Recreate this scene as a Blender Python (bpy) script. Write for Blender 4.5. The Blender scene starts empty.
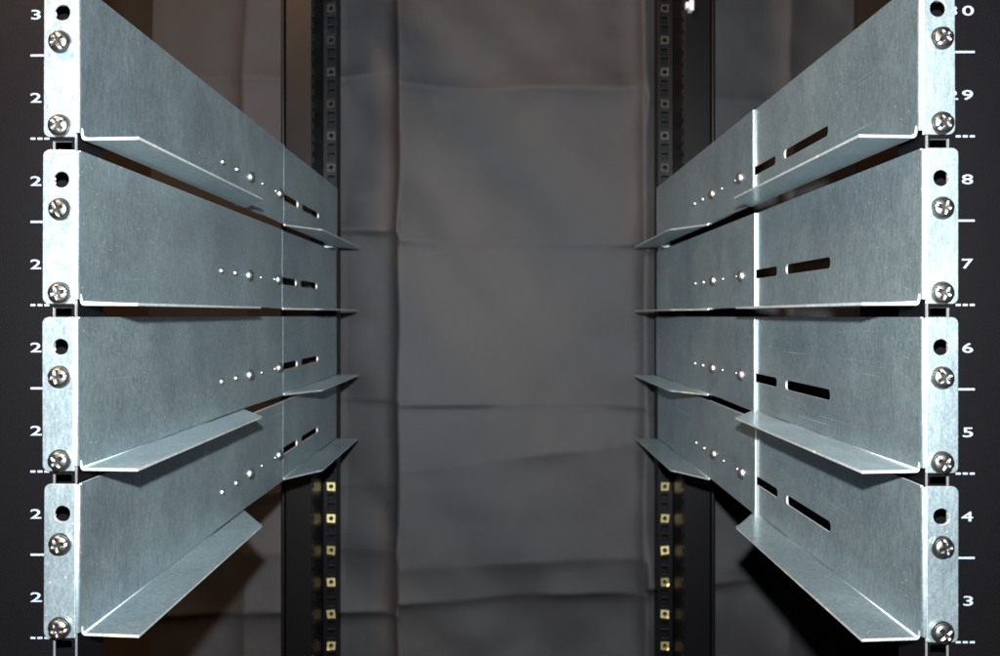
import bpy, bmesh, math, random
from mathutils import Vector, Matrix
from mathutils.geometry import tessellate_polygon
from mathutils import noise as mnoise

R = math.radians
random.seed(7)
scene = bpy.context.scene
C = scene.collection

# ------------------------------------------------------------------ camera
U = 0.04445                                  # one rack unit
def ubot(n): return 0.10 + (n - 1) * U       # bottom of rack unit n
ZC = ubot(27) - 0.0053                       # height of the lens
cam_d = bpy.data.cameras.new('camera')
cam = bpy.data.objects.new('camera', cam_d); C.objects.link(cam)
cam.location = (0, 0, ZC); cam.rotation_euler = (R(90), 0, 0)
cam_d.sensor_width = 36.0; cam_d.lens = 0.853 * 36
cam_d.shift_x = 0.002; cam_d.shift_y = -0.013
cam_d.clip_start = 0.01; cam_d.clip_end = 50
cam_d.dof.use_dof = True; cam_d.dof.focus_distance = 0.56; cam_d.dof.aperture_fstop = 13
scene.camera = cam

# ------------------------------------------------------------------ world and lamps
w = bpy.data.worlds.new('World'); scene.world = w; w.use_nodes = True
bg = w.node_tree.nodes['Background']
bg.inputs['Color'].default_value = (0.9, 0.75, 0.62, 1); bg.inputs['Strength'].default_value = 0.012

# the camera's own pop-up flash, above the lens
fl_d = bpy.data.lights.new('camera_flash', 'SPOT'); fl = bpy.data.objects.new('camera_flash', fl_d); C.objects.link(fl)
fl.location = (-0.004, -0.01, ZC + 0.068); fl.rotation_euler = (R(88), 0, 0)
fl_d.energy = 166; fl_d.spot_size = R(140); fl_d.spot_blend = 1.0; fl_d.shadow_soft_size = 0.008
fl_d.color = (0.93, 0.98, 1.0)
# the warm room lamp, high behind the camera
wl_d = bpy.data.lights.new('room_lamp', 'AREA'); wl = bpy.data.objects.new('room_lamp', wl_d); C.objects.link(wl)
wl.location = (-1.12, -0.6, ZC + 1.55); wl_d.shape = 'DISK'; wl_d.size = 0.34; wl_d.energy = 70
wl_d.color = (1.0, 0.60, 0.36)
wl.rotation_euler = (Vector((-0.15, 1.2, ZC + 0.1)) - wl.location).to_track_quat('-Z', 'Y').to_euler()

scene.view_settings.view_transform = 'Standard'; scene.view_settings.look = 'None'
scene.view_settings.exposure = 0.0; scene.view_settings.gamma = 1.0
scene.render.engine = 'CYCLES'
scene.cycles.max_bounces = 10; scene.cycles.glossy_bounces = 8
scene.cycles.use_denoising = True; scene.cycles.blur_glossy = 0.3

# ------------------------------------------------------------------ materials
def new_mat(name):
    m = bpy.data.materials.new(name); m.use_nodes = True
    nt = m.node_tree
    for n in list(nt.nodes): nt.nodes.remove(n)
    out = nt.nodes.new('ShaderNodeOutputMaterial')
    return m, nt, out
def nd(nt, t, **kw):
    n = nt.nodes.new(t)
    for k, v in kw.items(): setattr(n, k, v)
    return n
def mapping(nt, scale, obj=True, rnd=True):
    tc = nd(nt, 'ShaderNodeTexCoord'); mp = nd(nt, 'ShaderNodeMapping')
    mp.inputs['Scale'].default_value = scale
    nt.links.new(tc.outputs['Object'], mp.inputs['Vector'])
    if rnd:
        oi = nd(nt, 'ShaderNodeObjectInfo'); mu = nd(nt, 'ShaderNodeMath', operation='MULTIPLY')
        mu.inputs[1].default_value = 37.0
        nt.links.new(oi.outputs['Random'], mu.inputs[0])
        nt.links.new(mu.outputs[0], mp.inputs['Location'])
    return mp
def noise(nt, mp, scale, detail=4, rough=0.55):
    n = nd(nt, 'ShaderNodeTexNoise')
    n.inputs['Scale'].default_value = scale; n.inputs['Detail'].default_value = detail
    n.inputs['Roughness'].default_value = rough
    nt.links.new(mp.outputs[0], n.inputs['Vector'])
    return n
def ramp(nt, src, stops):
    r = nd(nt, 'ShaderNodeValToRGB')
    el = r.color_ramp.elements
    while len(el) < len(stops): el.new(0.5)
    for e, (p, c) in zip(el, stops): e.position = p; e.color = c if len(c) == 4 else (*c, 1)
    nt.links.new(src, r.inputs['Fac'])
    return r
def mixc(nt, a, b, fac, mode='MULTIPLY'):
    m = nd(nt, 'ShaderNodeMix', data_type='RGBA', blend_type=mode)
    if isinstance(fac, float): m.inputs[0].default_value = fac
    else: nt.links.new(fac, m.inputs[0])
    for i, s in ((6, a), (7, b)):
        if isinstance(s, tuple): m.inputs[i].default_value = s
        else: nt.links.new(s, m.inputs[i])
    return m.outputs[2]

def zinc(name, tint=(0.312, 0.385, 0.408), edge=False):
    """galvanised sheet: a tight lobe over a broad one, drawn streaks, mottling, specks and scratches"""
    m, nt, out = new_mat(name)
    streak = noise(nt, mapping(nt, (430, 430, 150)), 1.0, 5, 0.65)
    mott = noise(nt, mapping(nt, (1, 1, 0.7)), 26.0, 7, 0.66)
    fine = noise(nt, mapping(nt, (1, 1, 0.6)), 1100.0, 3, 0.6)
    c1 = ramp(nt, streak.outputs['Fac'], [(0.30, (0.76, 0.76, 0.76)), (0.72, (1.17, 1.17, 1.17))])
    c2 = ramp(nt, mott.outputs['Fac'], [(0.30, (0.91, 0.915, 0.925)), (0.70, (1.06, 1.055, 1.05))])
    c3 = ramp(nt, fine.outputs['Fac'], [(0.30, (0.76, 0.77, 0.78)), (0.70, (1.20, 1.19, 1.18))])
    col = mixc(nt, (*tint, 1), c1.outputs[0], 1.0)
    col = mixc(nt, col, c2.outputs[0], 1.0)
    col = mixc(nt, col, c3.outputs[0], 1.0)
    broad = noise(nt, mapping(nt, (1, 1, 1.6)), 7.0, 3, 0.5)
    c4 = ramp(nt, broad.outputs['Fac'], [(0.32, (0.84, 0.85, 0.87)), (0.68, (1.12, 1.11, 1.09))])
    col = mixc(nt, col, c4.outputs[0], 1.0)
    # bright nicks in the coating, clustered
    vor = nd(nt, 'ShaderNodeTexVoronoi'); vor.inputs['Scale'].default_value = 210
    nt.links.new(mapping(nt, (1, 1, 1)).outputs[0], vor.inputs['Vector'])
    lt = nd(nt, 'ShaderNodeMath', operation='LESS_THAN'); lt.inputs[1].default_value = 0.08
    nt.links.new(vor.outputs['Distance'], lt.inputs[0])
    clus = noise(nt, mapping(nt, (1, 1, 1)), 17.0, 2, 0.5)
    gt = nd(nt, 'ShaderNodeMath', operation='GREATER_THAN'); gt.inputs[1].default_value = 0.53
    nt.links.new(clus.outputs['Fac'], gt.inputs[0])
    sp = nd(nt, 'ShaderNodeMath', operation='MULTIPLY')
    nt.links.new(lt.outputs[0], sp.inputs[0]); nt.links.new(gt.outputs[0], sp.inputs[1])
    col = mixc(nt, col, (0.93, 0.94, 0.92, 1), sp.outputs[0], 'MIX')
    scr = noise(nt, mapping(nt, (700, 7, 700)), 1.0, 2, 0.5)                       # drag marks along the rail
    s1 = ramp(nt, scr.outputs['Fac'], [(0.69, (0, 0, 0)), (0.73, (1, 1, 1))])
    sm = noise(nt, mapping(nt, (1, 1, 1)), 12.0, 2, 0.5)
    s2 = ramp(nt, sm.outputs['Fac'], [(0.50, (0, 0, 0)), (0.62, (0.55, 0.55, 0.55))])
    col = mixc(nt, col, (0.66, 0.71, 0.72, 1), mixc(nt, s1.outputs[0], s2.outputs[0], 1.0), 'MIX')
    if edge:
        ye = noise(nt, mapping(nt, (1, 1, 1)), 60.0, 3, 0.5)
        yr = ramp(nt, ye.outputs['Fac'], [(0.60, (0, 0, 0)), (0.72, (0.6, 0.6, 0.6))])
        col = mixc(nt, col, (0.72, 0.62, 0.30, 1), yr.outputs[0], 'MIX')
    bump = nd(nt, 'ShaderNodeBump'); bump.inputs['Strength'].default_value = 0.10; bump.inputs['Distance'].default_value = 0.0004
    nt.links.new(streak.outputs['Fac'], bump.inputs['Height'])
    wav = noise(nt, mapping(nt, (1, 1, 1)), 9.0, 2, 0.5)
    bump2 = nd(nt, 'ShaderNodeBump'); bump2.inputs['Strength'].default_value = 0.42; bump2.inputs['Distance'].default_value = 0.002
    nt.links.new(wav.outputs['Fac'], bump2.inputs['Height']); nt.links.new(bump.outputs[0], bump2.inputs['Normal'])
    rgh = nd(nt, 'ShaderNodeMapRange'); rgh.inputs[1].default_value = 0.3; rgh.inputs[2].default_value = 0.7; rgh.inputs[3].default_value = 0.505; rgh.inputs[4].default_value = 0.545
    nt.links.new(mott.outputs['Fac'], rgh.inputs[0])
    def lobe(met, rg):
        p = nd(nt, 'ShaderNodeBsdfPrincipled')
        p.inputs['Metallic'].default_value = met; p.inputs['Roughness'].default_value = rg
        nt.links.new(col, p.inputs['Base Color']); nt.links.new(bump2.outputs[0], p.inputs['Normal'])
        return p
    a, b = (lobe(0.9, 0.35), lobe(0.7, 0.6)) if edge else (lobe(1.0, 0.22), lobe(1.0, 0.53))
    if not edge: nt.links.new(rgh.outputs[0], b.inputs['Roughness'])
    mx = nd(nt, 'ShaderNodeMixShader'); mx.inputs[0].default_value = 0.72
    nt.links.new(a.outputs[0], mx.inputs[1]); nt.links.new(b.outputs[0], mx.inputs[2])
    nt.links.new(mx.outputs[0], out.inputs['Surface'])
    return m
M_ZINC = zinc('galvanised_sheet')
M_EDGE = zinc('cut_sheet_edge', (0.34, 0.355, 0.355), True)

def simple(name, col, rough, metal=0.0, spec=0.5, var=0.15, nscale=300, bump=0.0):
    m, nt, out = new_mat(name)
    n = noise(nt, mapping(nt, (1, 1, 1)), nscale, 4, 0.6)
    r = ramp(nt, n.outputs['Fac'], [(0.3, (1 - var,) * 3), (0.7, (1 + var,) * 3)])
    c = mixc(nt, (*col, 1), r.outputs[0], 1.0)
    p = nd(nt, 'ShaderNodeBsdfPrincipled')
    p.inputs['Metallic'].default_value = metal; p.inputs['Roughness'].default_value = rough
    p.inputs['Specular IOR Level'].default_value = spec
    nt.links.new(c, p.inputs['Base Color'])
    if bump:
        b = nd(nt, 'ShaderNodeBump'); b.inputs['Strength'].default_value = bump; b.inputs['Distance'].default_value = 0.0003
        nt.links.new(n.outputs['Fac'], b.inputs['Height']); nt.links.new(b.outputs[0], p.inputs['Normal'])
    nt.links.new(p.outputs[0], out.inputs['Surface'])
    return m
M_BLACK = simple('black_powder_coat', (0.0010, 0.0009, 0.0012), 0.38, 0, 0.14, 0.35, 1400, 0.35)
M_BARE = simple('bare_hole_edge', (0.15, 0.15, 0.155), 0.5, 0.5, 0.5, 0.1, 300)
M_PRINT = simple('white_print', (0.10, 0.118, 0.15), 0.7, 0, 0.2, 0.3, 1500)
M_SCREW = simple('nickel_screw', (0.115, 0.114, 0.11), 0.36, 1.0, 0.5, 0.22, 420, 0.25)
M_STUD = simple('bright_stud', (0.27, 0.27, 0.265), 0.40, 1.0, 0.5, 0.08, 400)
M_DULL = simple('dark_nut', (0.008, 0.007, 0.006), 0.6, 0.0, 0.2, 0.3, 500)  # darker colour for the nuts in the upper holes
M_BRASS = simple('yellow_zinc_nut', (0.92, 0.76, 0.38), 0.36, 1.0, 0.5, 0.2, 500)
M_WHITE = simple('white_plastic', (0.3, 0.3, 0.32), 0.4, 0, 0.5, 0.05, 200)
M_WALL = simple('brown_wall', (0.024, 0.018, 0.013), 0.8, 0, 0.3, 0.15, 6)

def cloth_mat():
    m, nt, out = new_mat('grey_woven_cloth')
    n1 = noise(nt, mapping(nt, (1, 1, 1), rnd=False), 3.5, 4, 0.55)
    n2 = noise(nt, mapping(nt, (1, 1, 1), rnd=False), 900, 2, 0.5)
    r1 = ramp(nt, n1.outputs['Fac'], [(0.3, (0.84, 0.85, 0.88)), (0.7, (1.10, 1.08, 1.06))])
    r2 = ramp(nt, n2.outputs['Fac'], [(0.3, (0.86, 0.86, 0.86)), (0.7, (1.12, 1.12, 1.12))])
    c = mixc(nt, (0.0142, 0.0138, 0.0151, 1), r1.outputs[0], 1.0)
    c = mixc(nt, c, r2.outputs[0], 1.0)
    p = nd(nt, 'ShaderNodeBsdfPrincipled')
    p.inputs['Roughness'].default_value = 0.56; p.inputs['Specular IOR Level'].default_value = 0.21
    nt.links.new(c, p.inputs['Base Color'])
    wv = [nd(nt, 'ShaderNodeTexWave', bands_direction=d) for d in ('X', 'Z')]      # the weave
    mw = mapping(nt, (1, 1, 1), rnd=False); su = nd(nt, 'ShaderNodeMath', operation='ADD')
    for i, q in enumerate(wv):
        q.inputs['Scale'].default_value = 260; q.inputs['Distortion'].default_value = 1.5
        nt.links.new(mw.outputs[0], q.inputs['Vector']); nt.links.new(q.outputs['Fac'], su.inputs[i])
    n3 = noise(nt, mw, 55, 5, 0.65); ad = nd(nt, 'ShaderNodeMath', operation='MULTIPLY_ADD')
    ad.inputs[1].default_value = 5.0; nt.links.new(n3.outputs['Fac'], ad.inputs[0]); nt.links.new(su.outputs[0], ad.inputs[2])
    bp = nd(nt, 'ShaderNodeBump'); bp.inputs['Strength'].default_value = 0.4; bp.inputs['Distance'].default_value = 0.0004
    nt.links.new(ad.outputs[0], bp.inputs['Height']); nt.links.new(bp.outputs[0], p.inputs['Normal'])
    nt.links.new(p.outputs[0], out.inputs['Surface'])
    return m
M_CLOTH = cloth_mat()

HOLE = 0.00475
# ------------------------------------------------------------------ mesh helpers
class MB:
    def __init__(self): self.v = []; self.f = []; self.m = []; self.s = []
    def face(self, idx, mat=0, smooth=False): self.f.append(idx); self.m.append(mat); self.s.append(smooth)
    def plate(self, outer, holes, fn, w0, w1, wall_mat=1, hole_mat=1):
        """a flat sheet with holes: (u,v) outline extruded from w0 to w1, placed by fn(u,v,w)"""
        loops = [outer] + list(holes)
        flat = [p for l in loops for p in l]
        tris = tessellate_polygon([[Vector((p[0], p[1], 0)) for p in l] for l in loops])
        b0 = len(self.v); n = len(flat)
        self.v += [fn(p[0], p[1], w0) for p in flat] + [fn(p[0], p[1], w1) for p in flat]
        for t in tris:
            self.face([b0 + i for i in t]); self.face([b0 + n + i for i in reversed(t)])
        k = b0
        for li, l in enumerate(loops):
            L = len(l)
            for i in range(L):
                j = (i + 1) % L
                self.face([k + i, k + j, k + j + n, k + i + n], wall_mat if li == 0 else hole_mat)
            k += L
    def holed_strip(self, u0, u1, h0, h1, zs, z0, z1, fn, w0, w1, hole_mat=0):
        """a long plate with one column of square holes centred on zs, all quads"""
        cuts = [z0] + [c for z in zs for c in (z - HOLE, z + HOLE)] + [z1]
        us = [u0, h0, h1, u1]
        base = len(self.v)
        for c in cuts:
            for u in us:
                self.v.append(fn(u, c, w0)); self.v.append(fn(u, c, w1))
        ix = lambda r, k, d: base + (r * 4 + k) * 2 + d
        n = len(cuts)
        for r in range(n - 1):
            hole = (r % 2 == 1)
            for k in range(3):
                if hole and k == 1: continue
                for d in (0, 1): self.face([ix(r, k, d), ix(r, k + 1, d), ix(r + 1, k + 1, d), ix(r + 1, k, d)])
            self.face([ix(r, 0, 0), ix(r, 0, 1), ix(r + 1, 0, 1), ix(r + 1, 0, 0)], hole_mat)
            self.face([ix(r, 3, 0), ix(r, 3, 1), ix(r + 1, 3, 1), ix(r + 1, 3, 0)], 0)
            if hole:
                for k in (1, 2): self.face([ix(r, k, 0), ix(r, k, 1), ix(r + 1, k, 1), ix(r + 1, k, 0)], hole_mat)
                for q in (r, r + 1): self.face([ix(q, 1, 0), ix(q, 1, 1), ix(q, 2, 1), ix(q, 2, 0)], hole_mat)
        for r in (0, n - 1):
            for k in range(3): self.face([ix(r, k, 0), ix(r, k, 1), ix(r, k + 1, 1), ix(r, k + 1, 0)])
    def arc_strip(self, cu, cv, r0, r1, a0, a1, fn, w0, w1, seg=6, inner_mat=0):
        """a bend: quarter ring between r0 and r1 swept from w0 to w1"""
        ring = []
        for i in range(seg + 1):
            a = a0 + (a1 - a0) * i / seg
            ring.append([(cu + r * math.cos(a), cv + r * math.sin(a)) for r in (r0, r1)])
        base = len(self.v)
        for (p, q) in ring:
            for ww in (w0, w1):
                self.v.append(fn(*p, ww)); self.v.append(fn(*q, ww))
        for i in range(seg):
            a = base + 4 * i; b = a + 4
            self.face([a, a + 2, b + 2, b], inner_mat, True); self.face([a + 1, b + 1, b + 3, a + 3], 0, True)
            self.face([a, b, b + 1, a + 1], 1); self.face([a + 2, a + 3, b + 3, b + 2], 1)
    def lathe(self, prof, seg, fn, smooth=True, mat=0):
        base = len(self.v); n = len(prof)
        for i in range(seg):
            a = 2 * math.pi * i / seg
            for (r, h) in prof: self.v.append(fn(r * math.cos(a), r * math.sin(a), h))
        for i in range(seg):
            j = (i + 1) % seg
            for k in range(n - 1):
                self.face([base + i * n + k, base + j * n + k, base + j * n + k + 1, base + i * n + k + 1], mat, smooth)
    def mesh(self, name, mats):
        me = bpy.data.meshes.new(name)
        me.from_pydata([tuple(p) for p in self.v], [], self.f)
        for mt in mats: me.materials.append(mt)
        me.polygons.foreach_set('material_index', self.m); me.polygons.foreach_set('use_smooth', self.s)
        bm = bmesh.new(); bm.from_mesh(me)
        bmesh.ops.remove_doubles(bm, verts=bm.verts, dist=1e-6)
        bmesh.ops.recalc_face_normals(bm, faces=bm.faces)
        bm.to_mesh(me); bm.free(); me.update()
        return me
def obj(name, me, parent=None, loc=(0, 0, 0), rot=(0, 0, 0), bevel=0):
    o = bpy.data.objects.new(name, me); C.objects.link(o)
    o.location = loc; o.rotation_euler = rot
    if parent: o.parent = parent
    if bevel:
        b = o.modifiers.new('bevel', 'BEVEL'); b.width = bevel; b.segments = 2; b.limit_method = 'ANGLE'; b.angle_limit = R(50)
    return o
def thing(name, label, cat, loc=(0, 0, 0), group=None):
    o = bpy.data.objects.new(name, None); C.objects.link(o); o.location = loc; o.empty_display_size = 0.02
    o['label'] = label; o['category'] = cat
    if group: o['group'] = group
    return o
def rrect(u0, v0, u1, v1, r, seg=4, corners=(1, 1, 1, 1)):
    pts = []
    for k, (cx, cy, a) in enumerate(((u0 + r, v0 + r, 180), (u1 - r, v0 + r, 270), (u1 - r, v1 - r, 0), (u0 + r, v1 - r, 90))):
        if not corners[k]:
            pts.append(((u0, u1, u1, u0)[k], (v0, v0, v1, v1)[k])); continue
        for i in range(seg + 1):
            t = R(a + 90 * i / seg); pts.append((cx + r * math.cos(t), cy + r * math.sin(t)))
    return pts
def circle(cx, cy, r, seg=24): return [(cx + r * math.cos(2 * math.pi * i / seg), cy + r * math.sin(2 * math.pi * i / seg)) for i in range(seg)]

# ------------------------------------------------------------------ setting: the room wall behind
bmw = MB()
bmw.plate([(-3, 0), (3, 0), (3, 3), (-3, 3)], [], lambda u, v, ww: (u, ww, v), 2.6, 2.7, 0)
wall = obj('wall', bmw.mesh('wall', [M_WALL])); wall['kind'] = 'structure'

# ------------------------------------------------------------------ the cloth hung behind the rack
YB = 1.245
def cloth_y(x, z):
    """depth of the cloth: hung sheet, with the creases of having been folded in a packet"""
    h = z - ZC
    n = lambda a, b, s: mnoise.noise(Vector((a * s, b * s, 3.1)))
    def fold(d, amp, up, dn):
        e = 0.0025; q = math.sqrt(d * d + e * e) - e          # rounded crest
        return amp * math.exp(-q / (up if d > 0 else dn))
    y = 0.0
    d = x + 0.142 + 0.004 * n(0.3, h, 6)                     # vertical fold, left of middle
    y -= fold(d, 0.017 + 0.005 * n(1, h, 5), 0.050, 0.006)
    if d < 0: y += 0.18 * min(-d, 0.08)
    d = x - 0.214 + 0.006 * n(2, h, 5)                       # vertical fold on the other side
    y -= fold(d, 0.015 + 0.006 * n(5, h, 4), 0.045, 0.012)
    if d > 0: y += 0.10 * min(d, 0.08)
    for x0 in (-0.37, 0.43): y -= fold(x - x0 + 0.01 * n(x0, h, 5), 0.008, 0.03, 0.012)
    side = 1 if x < -0.142 else (2 if x > 0.214 else 0)
    for i, (z0, a, slope, dn) in enumerate(((0.108, 0.0085, -0.01, 0.006), (-0.130, 0.0042, -0.008, 0.003), (-0.412, 0.0095, 0.02, 0.006),
                                            (0.330, 0.0090, 0.01, 0.014), (0.60, .008, 0, .01), (-0.66, .008, 0, .01), (-0.36, 0.0060, 0.03, 0.02), (-0.21, 0.0045, 0.10, 0.016))):
        z1 = z0 + (0, 0.022, -0.018)[side] * math.sin(i * 2.3 + 0.6)
        d = h - z1 - slope * x - 0.007 * n(x, z0 * 9, 6)
        k = max(0.38, 0.70 + 1.5 * n(x + side * 3, z0 * 5, 6))
        y -= fold(d, 1.05 * a * k, 0.030, dn)
    y += 0.022 * n(x, h, 2.4) + 0.010 * n(x + 7, h, 6) + 0.0030 * n(x, h + 4, 17)
    u = x * 0.75 + h * 0.66; y += 0.006 * n(u * 2.2, (x - h) * 0.4, 6)   # slack pulls on the diagonal
    return YB + y + 0.02 * max(0, h) ** 1.3
cb = MB(); NX, NZ = 380, 500
cx0, cx1, cz0, cz1 = -0.515, 0.53, ZC - 0.78, ZC + 0.75
for j in range(NZ + 1):
    for i in range(NX + 1):
        x = cx0 + (cx1 - cx0) * i / NX; z = cz0 + (cz1 - cz0) * j / NZ
        cb.v.append((x, cloth_y(x, z), z))
for j in range(NZ):
    for i in range(NX):
        a = j * (NX + 1) + i
        cb.face([a, a + 1, a + NX + 2, a + NX + 1], 0, True)
cl = obj('backdrop_cloth', cb.mesh('backdrop_cloth', [M_CLOTH]))
so = cl.modifiers.new('thickness', 'SOLIDIFY'); so.thickness = 0.0012; so.offset = 1
cl['label'] = 'dark grey creased cloth sheet hanging behind the rack'; cl['category'] = 'cloth'

# ------------------------------------------------------------------ rack dimensions
XL, XR = 0.2233, 0.2208        # inner faces of the rail webs
YFL, YFR = 0.4535, 0.4475      # front faces of the mounting flanges
YREAR = 1.188
T = 0.0015                     # sheet thickness

# ------------------------------------------------------------------ posts
def unit_holes(n0, n1): return [ubot(n) + dz for n in range(n0, n1 + 1) for dz in (0.00635, 0.022225, 0.0381)]

def text_mesh(s):
    cu = bpy.data.curves.new('unit_number', 'FONT'); cu.body = s; cu.size = 0.0072; cu.offset = 0.00006
    cu.extrude = 0.00006; cu.space_character = 1.22; cu.resolution_u = 3
    o = bpy.data.objects.new('tmp_text', cu); C.objects.link(o)
    me = bpy.data.meshes.new_from_object(o.evaluated_get(bpy.context.evaluated_depsgraph_get()))
    bpy.data.objects.remove(o); bpy.data.curves.remove(cu)
    me.materials.clear(); me.materials.append(M_PRINT); me.name = 'unit_number'
    return me

def front_post(s, label, inner, yf):
    t = thing('front_post', label, 'rack post', (s * inner, yf, ubot(14)), 'upright posts of the rack')
    z0, z1 = ubot(14), ubot(40)
    yp = yf + T + 0.0006
    b = MB()
    b.holed_strip(inner, 0.330, 0.2326 - HOLE, 0.2326 + HOLE, unit_holes(14, 39), z0, z1,
            lambda u, v, ww: (s * u - s * inner, ww - yf, v - z0), yp, yp + 0.0024, 1)
    face = obj('face_plate', b.mesh('front_post_face', [M_BLACK, M_BARE]), t, bevel=0.0004)
    b = MB()
    b.plate([(0.3302, z0), (0.332, z0), (0.332, z1), (0.3302, z1)], [],
            lambda u, v, ww: (s * u - s * inner, ww - yf, v - z0), yp, yp + 0.07, 0)
    obj('side_return', b.mesh('front_post_side', [M_BLACK]), t)
    b = MB()                                                  # the channel behind the face
    b.plate([(inner, yp + 0.0026), (inner + 0.0016, yp + 0.0026), (inner + 0.0016, yp + 0.0300), (0.3300, yp + 0.0300), (0.3300, yp + 0.0320), (inner, yp + 0.0320)],
            [], lambda u, v, ww: (s * u - s * inner, v - yf, ww - z0), z0, z1, 0)
    obj('back_return', b.mesh('front_post_back', [M_BLACK]), t)
    for n in range(18, 36):
        me = text_mesh(str(n))
        sx = 1.0 * (0.0138 / max(1e-4, max(v.co.x for v in me.vertices) - min(v.co.x for v in me.vertices)))
        x = -0.2500 if s < 0 else 0.2362
        for v in me.vertices: v.co.x *= sx
        o = obj('unit_number', me, t, (x - s * inner, yp - yf - 0.0001, ubot(n) + U / 2 - 0.0029 - z0), (R(90), 0, 0))
        zb = ubot(n)
        dash = (n % 2 == 1)
        segs = [(0, .0026), (.0037, .0063), (.0074, .0100)] if dash else [(0, .0105)]
        for (a0, a1) in segs:
            xx = (-0.2496 + a0, -0.2496 + a1) if s < 0 else (0.2512 - a1, 0.2512 - a0)
            b = MB()
            b.plate([(xx[0], -0.00055), (xx[1], -0.00055), (xx[1], 0.00055), (xx[0], 0.00055)], [],
                    lambda u, v, ww: (u - s * inner, ww, v), -0.0001, 0, 0)
            obj('tick_mark', b.mesh('tick_mark', [M_PRINT]), t, (0, yp - yf - 0.00005, zb - z0))
    return t
front_post(-1, 'black front post whose white numbers show only their first digits beside the brackets', 0.2256, YFL)
front_post(1, 'black front post whose white numbers show their last digits beside the brackets', 0.2262, YFR)

def cage_nut_mesh():
    b = MB()
    fn = lambda u, v, ww: (u, ww, v)
    b.plate(rrect(-0.0056, -0.0056, 0.0056, 0.0056, 0.0012, 3), [circle(0, 0, 0.0034, 16)], fn, -0.0012, 0.006, 0, 0)
    b.plate([(-0.0058, 0.0030), (-0.0030, 0.0058), (-0.0058, 0.0058)], [], fn, -0.0022, -0.0013, 0, 0)
    b.plate([(0.0058, -0.0030), (0.0030, -0.0058), (0.0058, -0.0058)], [], fn, -0.0022, -0.0013, 0, 0)
    b.lathe([(0.0034, -0.0006), (0.0028, 0.0008), (0.0028, 0.0058)], 16, fn)
    return b.mesh('cage_nut', [M_BRASS])
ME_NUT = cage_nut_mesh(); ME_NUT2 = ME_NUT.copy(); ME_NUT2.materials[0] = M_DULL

def rear_post(s, label, inner):
    z0, z1 = ubot(12), ubot(42); y0 = YREAR + 0.002
    t = thing('rear_post', label, 'rack post', (s * inner, y0, z0), 'upright posts of the rack')
    off = lambda u, v, ww: (s * (u - inner), ww - y0, v - z0)
    outx = 0.2438; yo = y0 - 0.072; ox = 0.2775
    b = MB()
    b.holed_strip(inner, outx, 0.2326 - HOLE, 0.2326 + HOLE, unit_holes(12, 41), z0, z1, off, y0, y0 + 0.002)
    obj('face_plate', b.mesh('rear_post_face', [M_BLACK]), t, bevel=0.0004)
    # the channel steps forward: a side wall pierced along its front edge, then the outer plate
    b = MB()
    b.holed_strip(yo + 0.0004, y0 + 0.002, yo + 0.004, yo + 0.012, unit_holes(12, 41), z0, z1, lambda u, v, ww: off(ww, v, u), outx + 0.0002, outx + 0.0022)
    obj('side_wall', b.mesh('rear_post_side', [M_BLACK]), t, bevel=0.0004)
    b = MB()
    b.plate([(outx + 0.0004, z0), (ox, z0), (ox, z1), (outx + 0.0004, z1)], [], off, yo - 0.002, yo, 0, 0)
    obj('outer_plate', b.mesh('rear_post_outer', [M_BLACK]), t, bevel=0.0004)
    b = MB()                                                  # folded rib along its outer edge
    b.plate(rrect(ox + 0.0008, yo - 0.006, ox + 0.0060, yo + 0.030, 0.0022, 3), [], lambda u, v, ww: off(u, ww, v), z0, z1, 0)
    obj('edge_rib', b.mesh('rear_post_rib', [M_BLACK]), t)
    b = MB()                                                  # the rest of the box: returns and back
    b.plate([(inner, y0 + 0.0022), (inner + 0.002, y0 + 0.0022), (inner + 0.002, y0 + 0.028), (ox, y0 + 0.028), (ox, y0 + 0.030), (inner, y0 + 0.030)],
            [], lambda u, v, ww: off(u, ww, v), z0, z1, 0)
    obj('back_return', b.mesh('rear_post_back', [M_BLACK]), t)
    for n in range(14, 40):
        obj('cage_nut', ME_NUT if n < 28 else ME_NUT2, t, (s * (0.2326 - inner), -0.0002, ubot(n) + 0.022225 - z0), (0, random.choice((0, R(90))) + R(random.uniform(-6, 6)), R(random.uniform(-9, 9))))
    return t
rear_post(-1, 'black perforated rear post with brass nuts, its side catching warm brown light', 0.2252)
rp = rear_post(1, 'black perforated rear post with brass nuts and a small white clip', 0.2235)
b = MB()
b.plate(rrect(-0.003, -0.007, 0.003, 0.007, 0.0015, 3), [], lambda u, v, ww: (u, ww, v), -0.006, 0.004, 0)
b.plate(rrect(-0.007, -0.003, -0.003, 0.005, 0.001, 3), [], lambda u, v, ww: (u, ww, v), -0.003, 0.003, 0)
obj('clip', b.mesh('clip', [M_WHITE]), rp, (0.2510 - 0.2235, -0.0785, ZC + 0.402 - ubot(12)))

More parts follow.
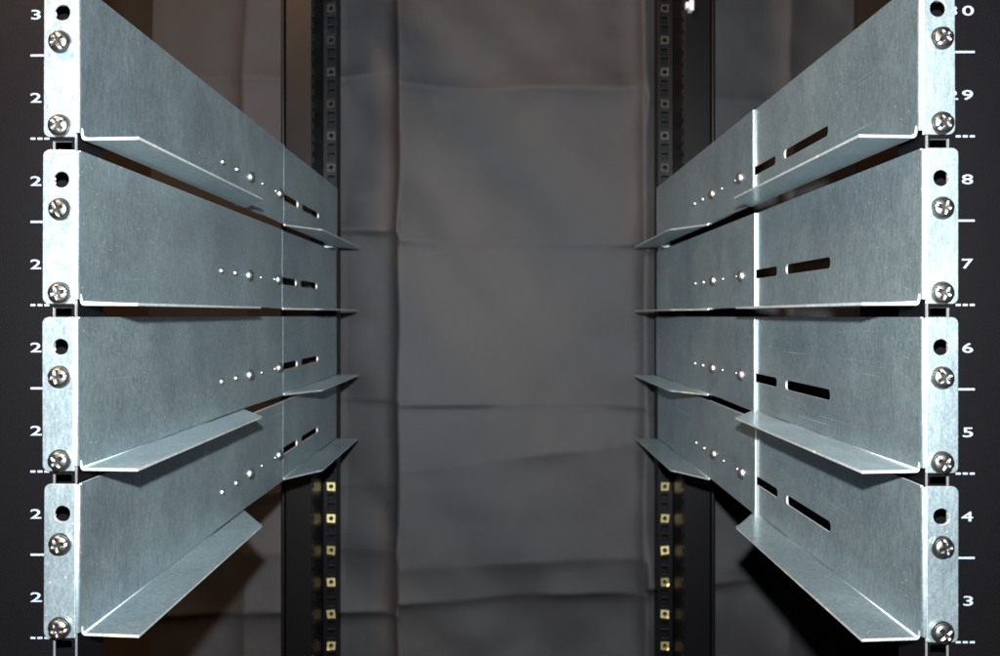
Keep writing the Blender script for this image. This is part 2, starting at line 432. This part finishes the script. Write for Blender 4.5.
# ------------------------------------------------------------------ rails
H = 0.0825; RI = 0.0008; ZS = 0.030
def piece(s, kind, length, o0):
    """one folded half of a rail; l runs along it from the mounting flange, o outward from the rack's middle"""
    X = lambda o: s * o
    web = MB()
    holes = []
    if kind == 'slot':
        for (a, c) in ((0.124, 0.2125), (0.233, 0.302)): holes.append(rrect(a, ZS - 0.0038, c, ZS + 0.0038, 0.0035, 6))
    y0 = T + RI; zb = T + RI
    lr, lt = 0.297, 0.247
    wl = [(y0, 0.0062), (0.0042, 0.0058), (0.0052, zb), (lr, zb), (length, zb - 0.0016), (length, H), (y0, H)]
    web.plate(wl, holes, lambda u, v, ww: (X(ww), u, v), o0, o0 + T)
    if kind == 'stud': web.lathe([(0.0003, zb), (0.0003, H)], 10, lambda u, v, ww: (X(o0 + 0.0001 + u), length + v, ww), True, 0)
    me_w = web.mesh(kind + '_web', [M_ZINC, M_EDGE])
    # ledge: flat part plus the bend that joins it to the web
    g = MB(); wd = 0.0305
    oi = o0 - RI
    tip = []
    for i in range(5):                                         # rounded tip of the tapered end
        tt = i / 4; tip.append((o0 - wd + 0.0045 * (tt ** 2) + 0.0002 * tt, lt - 0.006 + 0.0085 * tt))
    g.plate([(oi, 0.0056), (o0 - wd, 0.0030)] + tip + [(oi, lr - 0.003)], [], lambda u, v, ww: (X(u), v, ww), -0.0002, T - 0.0002)
    g.arc_strip(oi, T + RI - 0.0002, RI, RI + T, 0, -math.pi / 2, lambda u, v, ww: (X(u), ww, v), 0.0056, lr - 0.004, 6, 0)
    me_l = g.mesh(kind + '_ledge', [M_ZINC, M_EDGE])
    f = MB(); of = o0 + T + RI
    FW = 0.0189
    f.plate(rrect(of, 0.0006, o0 + FW, H, 0.0032, 4, (0, 1, 1, 0)), [circle(0.2326 - (XL if s < 0 else XR), U + 0.022225, 0.0043)],
            lambda u, v, ww: (X(u), ww, v), 0, T)
    f.arc_strip(of, T + RI, RI, RI + T, math.pi, 1.5 * math.pi, lambda u, v, ww: (X(u), v, ww), 0.0030, H - 0.0006)
    me_f = f.mesh(kind + '_flange', [M_ZINC, M_EDGE])
    return me_w, me_l, me_f

def stud_mesh(r, h):
    b = MB()
    prof = [(max(0.00005, r * math.sin(R(a))), h * math.cos(R(a))) for a in range(0, 91, 10)]
    b.lathe(prof, 20, lambda u, v, ww: (ww, u, v))
    return b.mesh('stud', [M_STUD])
def dimple_mesh(r):
    b = MB()
    b.lathe([(0.00005, 0.0001), (r * 0.45, 0.0002), (r * 0.75, r * 0.7), (r * 0.85, r * 0.75), (r, r * 0.5), (r * 1.15, 0)], 14, lambda u, v, ww: (ww, u, v))
    return b.mesh('dimple', [M_STUD])
ME_STUD = stud_mesh(0.0055, 0.0042); ME_DIM = dimple_mesh(0.0016); ME_DIM2 = dimple_mesh(0.0024)

def screw_mesh():
    """pan head with a crossed, slotted recess on a washer"""
    b = MB(); NR, NS = 22, 56; Rm = 0.0054
    for i in range(NR + 1):
        r = Rm * i / NR
        for k in range(NS):
            a = 2 * math.pi * k / NS; u, v = r * math.cos(a), r * math.sin(a)
            q = r / Rm
            h = 0.0012 + 0.0026 * math.sqrt(max(0, 1 - (q * 0.97) ** 2.4))
            arm = 0.00075 + 0.0003 * (1 - q)
            if (abs(u) < arm or abs(v) < arm) and r < 0.0036: h -= 0.0015 * (1 - (r / 0.0040) ** 3)
            if abs(v) < 0.0006 and r >= 0.0036: h -= 0.0006
            if i == NR: h = 0.0008
            b.v.append((u, -h, v))
    for i in range(NR):
        for k in range(NS):
            k2 = (k + 1) % NS
            b.face([i * NS + k, i * NS + k2, (i + 1) * NS + k2, (i + 1) * NS + k], 0, True)
    return b.mesh('screw', [M_SCREW])
def washer_mesh():
    b = MB()
    b.plate(circle(0, 0, 0.0060, 28), [], lambda u, v, ww: (u, ww, v), -0.0010, 0.0, 0, 0)
    return b.mesh('washer', [M_SCREW])
ME_SCREW = screw_mesh(); ME_WASH = washer_mesh()

LEFT_L, RIGHT_L = YREAR - YFL, YREAR - YFR
# pieces of the rails on either side: a studded half and a slotted half, turned end for end across the rack
P = {('L', 'front'): piece(-1, 'stud', 0.431, 0.0), ('L', 'rear'): piece(1, 'slot', 0.455, T + 0.0003),
     ('R', 'front'): piece(1, 'slot', 0.455, T + 0.0003), ('R', 'rear'): piece(-1, 'stud', 0.4535, 0.0)}
order = ['topmost of four', 'second down', 'third down', 'lowest']
lab = {'L': 'galvanised steel rail, {} on the post of first digits, slots at its rear',
       'R': 'galvanised steel rail, {} on the post of last digits, slots at its front'}
for side in 'LR':
    s = -1 if side == 'L' else 1
    x0, yf, L = (XL, YFL, LEFT_L) if side == 'L' else (XR, YFR, RIGHT_L)
    for row, nu in enumerate((29, 27, 25, 23, 37) if side == 'L' else (29, 27, 25, 23)):  # last left rail is added above the view to break up lamp light on the cloth
        dx = {('R', 0): -0.0016, ('L', 0): 0.0006, ('L', 3): 0.0006}.get((side, row), 0)
        t = thing('mounting_rail', ('galvanised steel rail added out of view high above the others, shading the cloth' if row == 4 else lab[side].format(order[row])), 'rail', (s * x0 + dx, yf, ubot(nu)), 'galvanised rails along both sides of the rack')
        t.rotation_euler = (R(random.uniform(-.12, .12)), R(random.uniform(-.25, .25)), R(random.uniform(-.10, .10)))
        for end in ('front', 'rear'):
            w_, l_, f_ = P[(side, end)]
            loc, rot = ((0, 0, 0), (0, 0, 0)) if end == 'front' else ((0, L, 0), (0, 0, math.pi))
            pn = obj('panel', w_, t, loc, rot)
            obj('ledge', l_, pn); obj('flange', f_, pn, bevel=0.0003)
            if (side, end) in (('L', 'front'), ('R', 'rear')):
                # studs stand on the inner face of the studded half, towards the rack's middle
                sx = 1
                for l, me in ((0.235, ME_DIM2), (0.272, ME_DIM2), (0.313, ME_STUD), (0.351, ME_DIM), (0.399, ME_DIM), (0.4150, ME_STUD)):
                    obj('rivet', me, pn, (0.00005, l, ZS + random.uniform(-.0004, .0004)), (random.uniform(0, 6), 0, 0))
        for zz in (0.00635, U + 0.00635):
            sc = obj('screw', ME_SCREW, t, (s * (0.2326 - x0) - dx, -0.0011, zz), (R(random.uniform(-4, 4)), random.uniform(0, 3.1), R(random.uniform(-4, 4))))
            obj('washer', ME_WASH, sc, (0, 0.0008, 0))
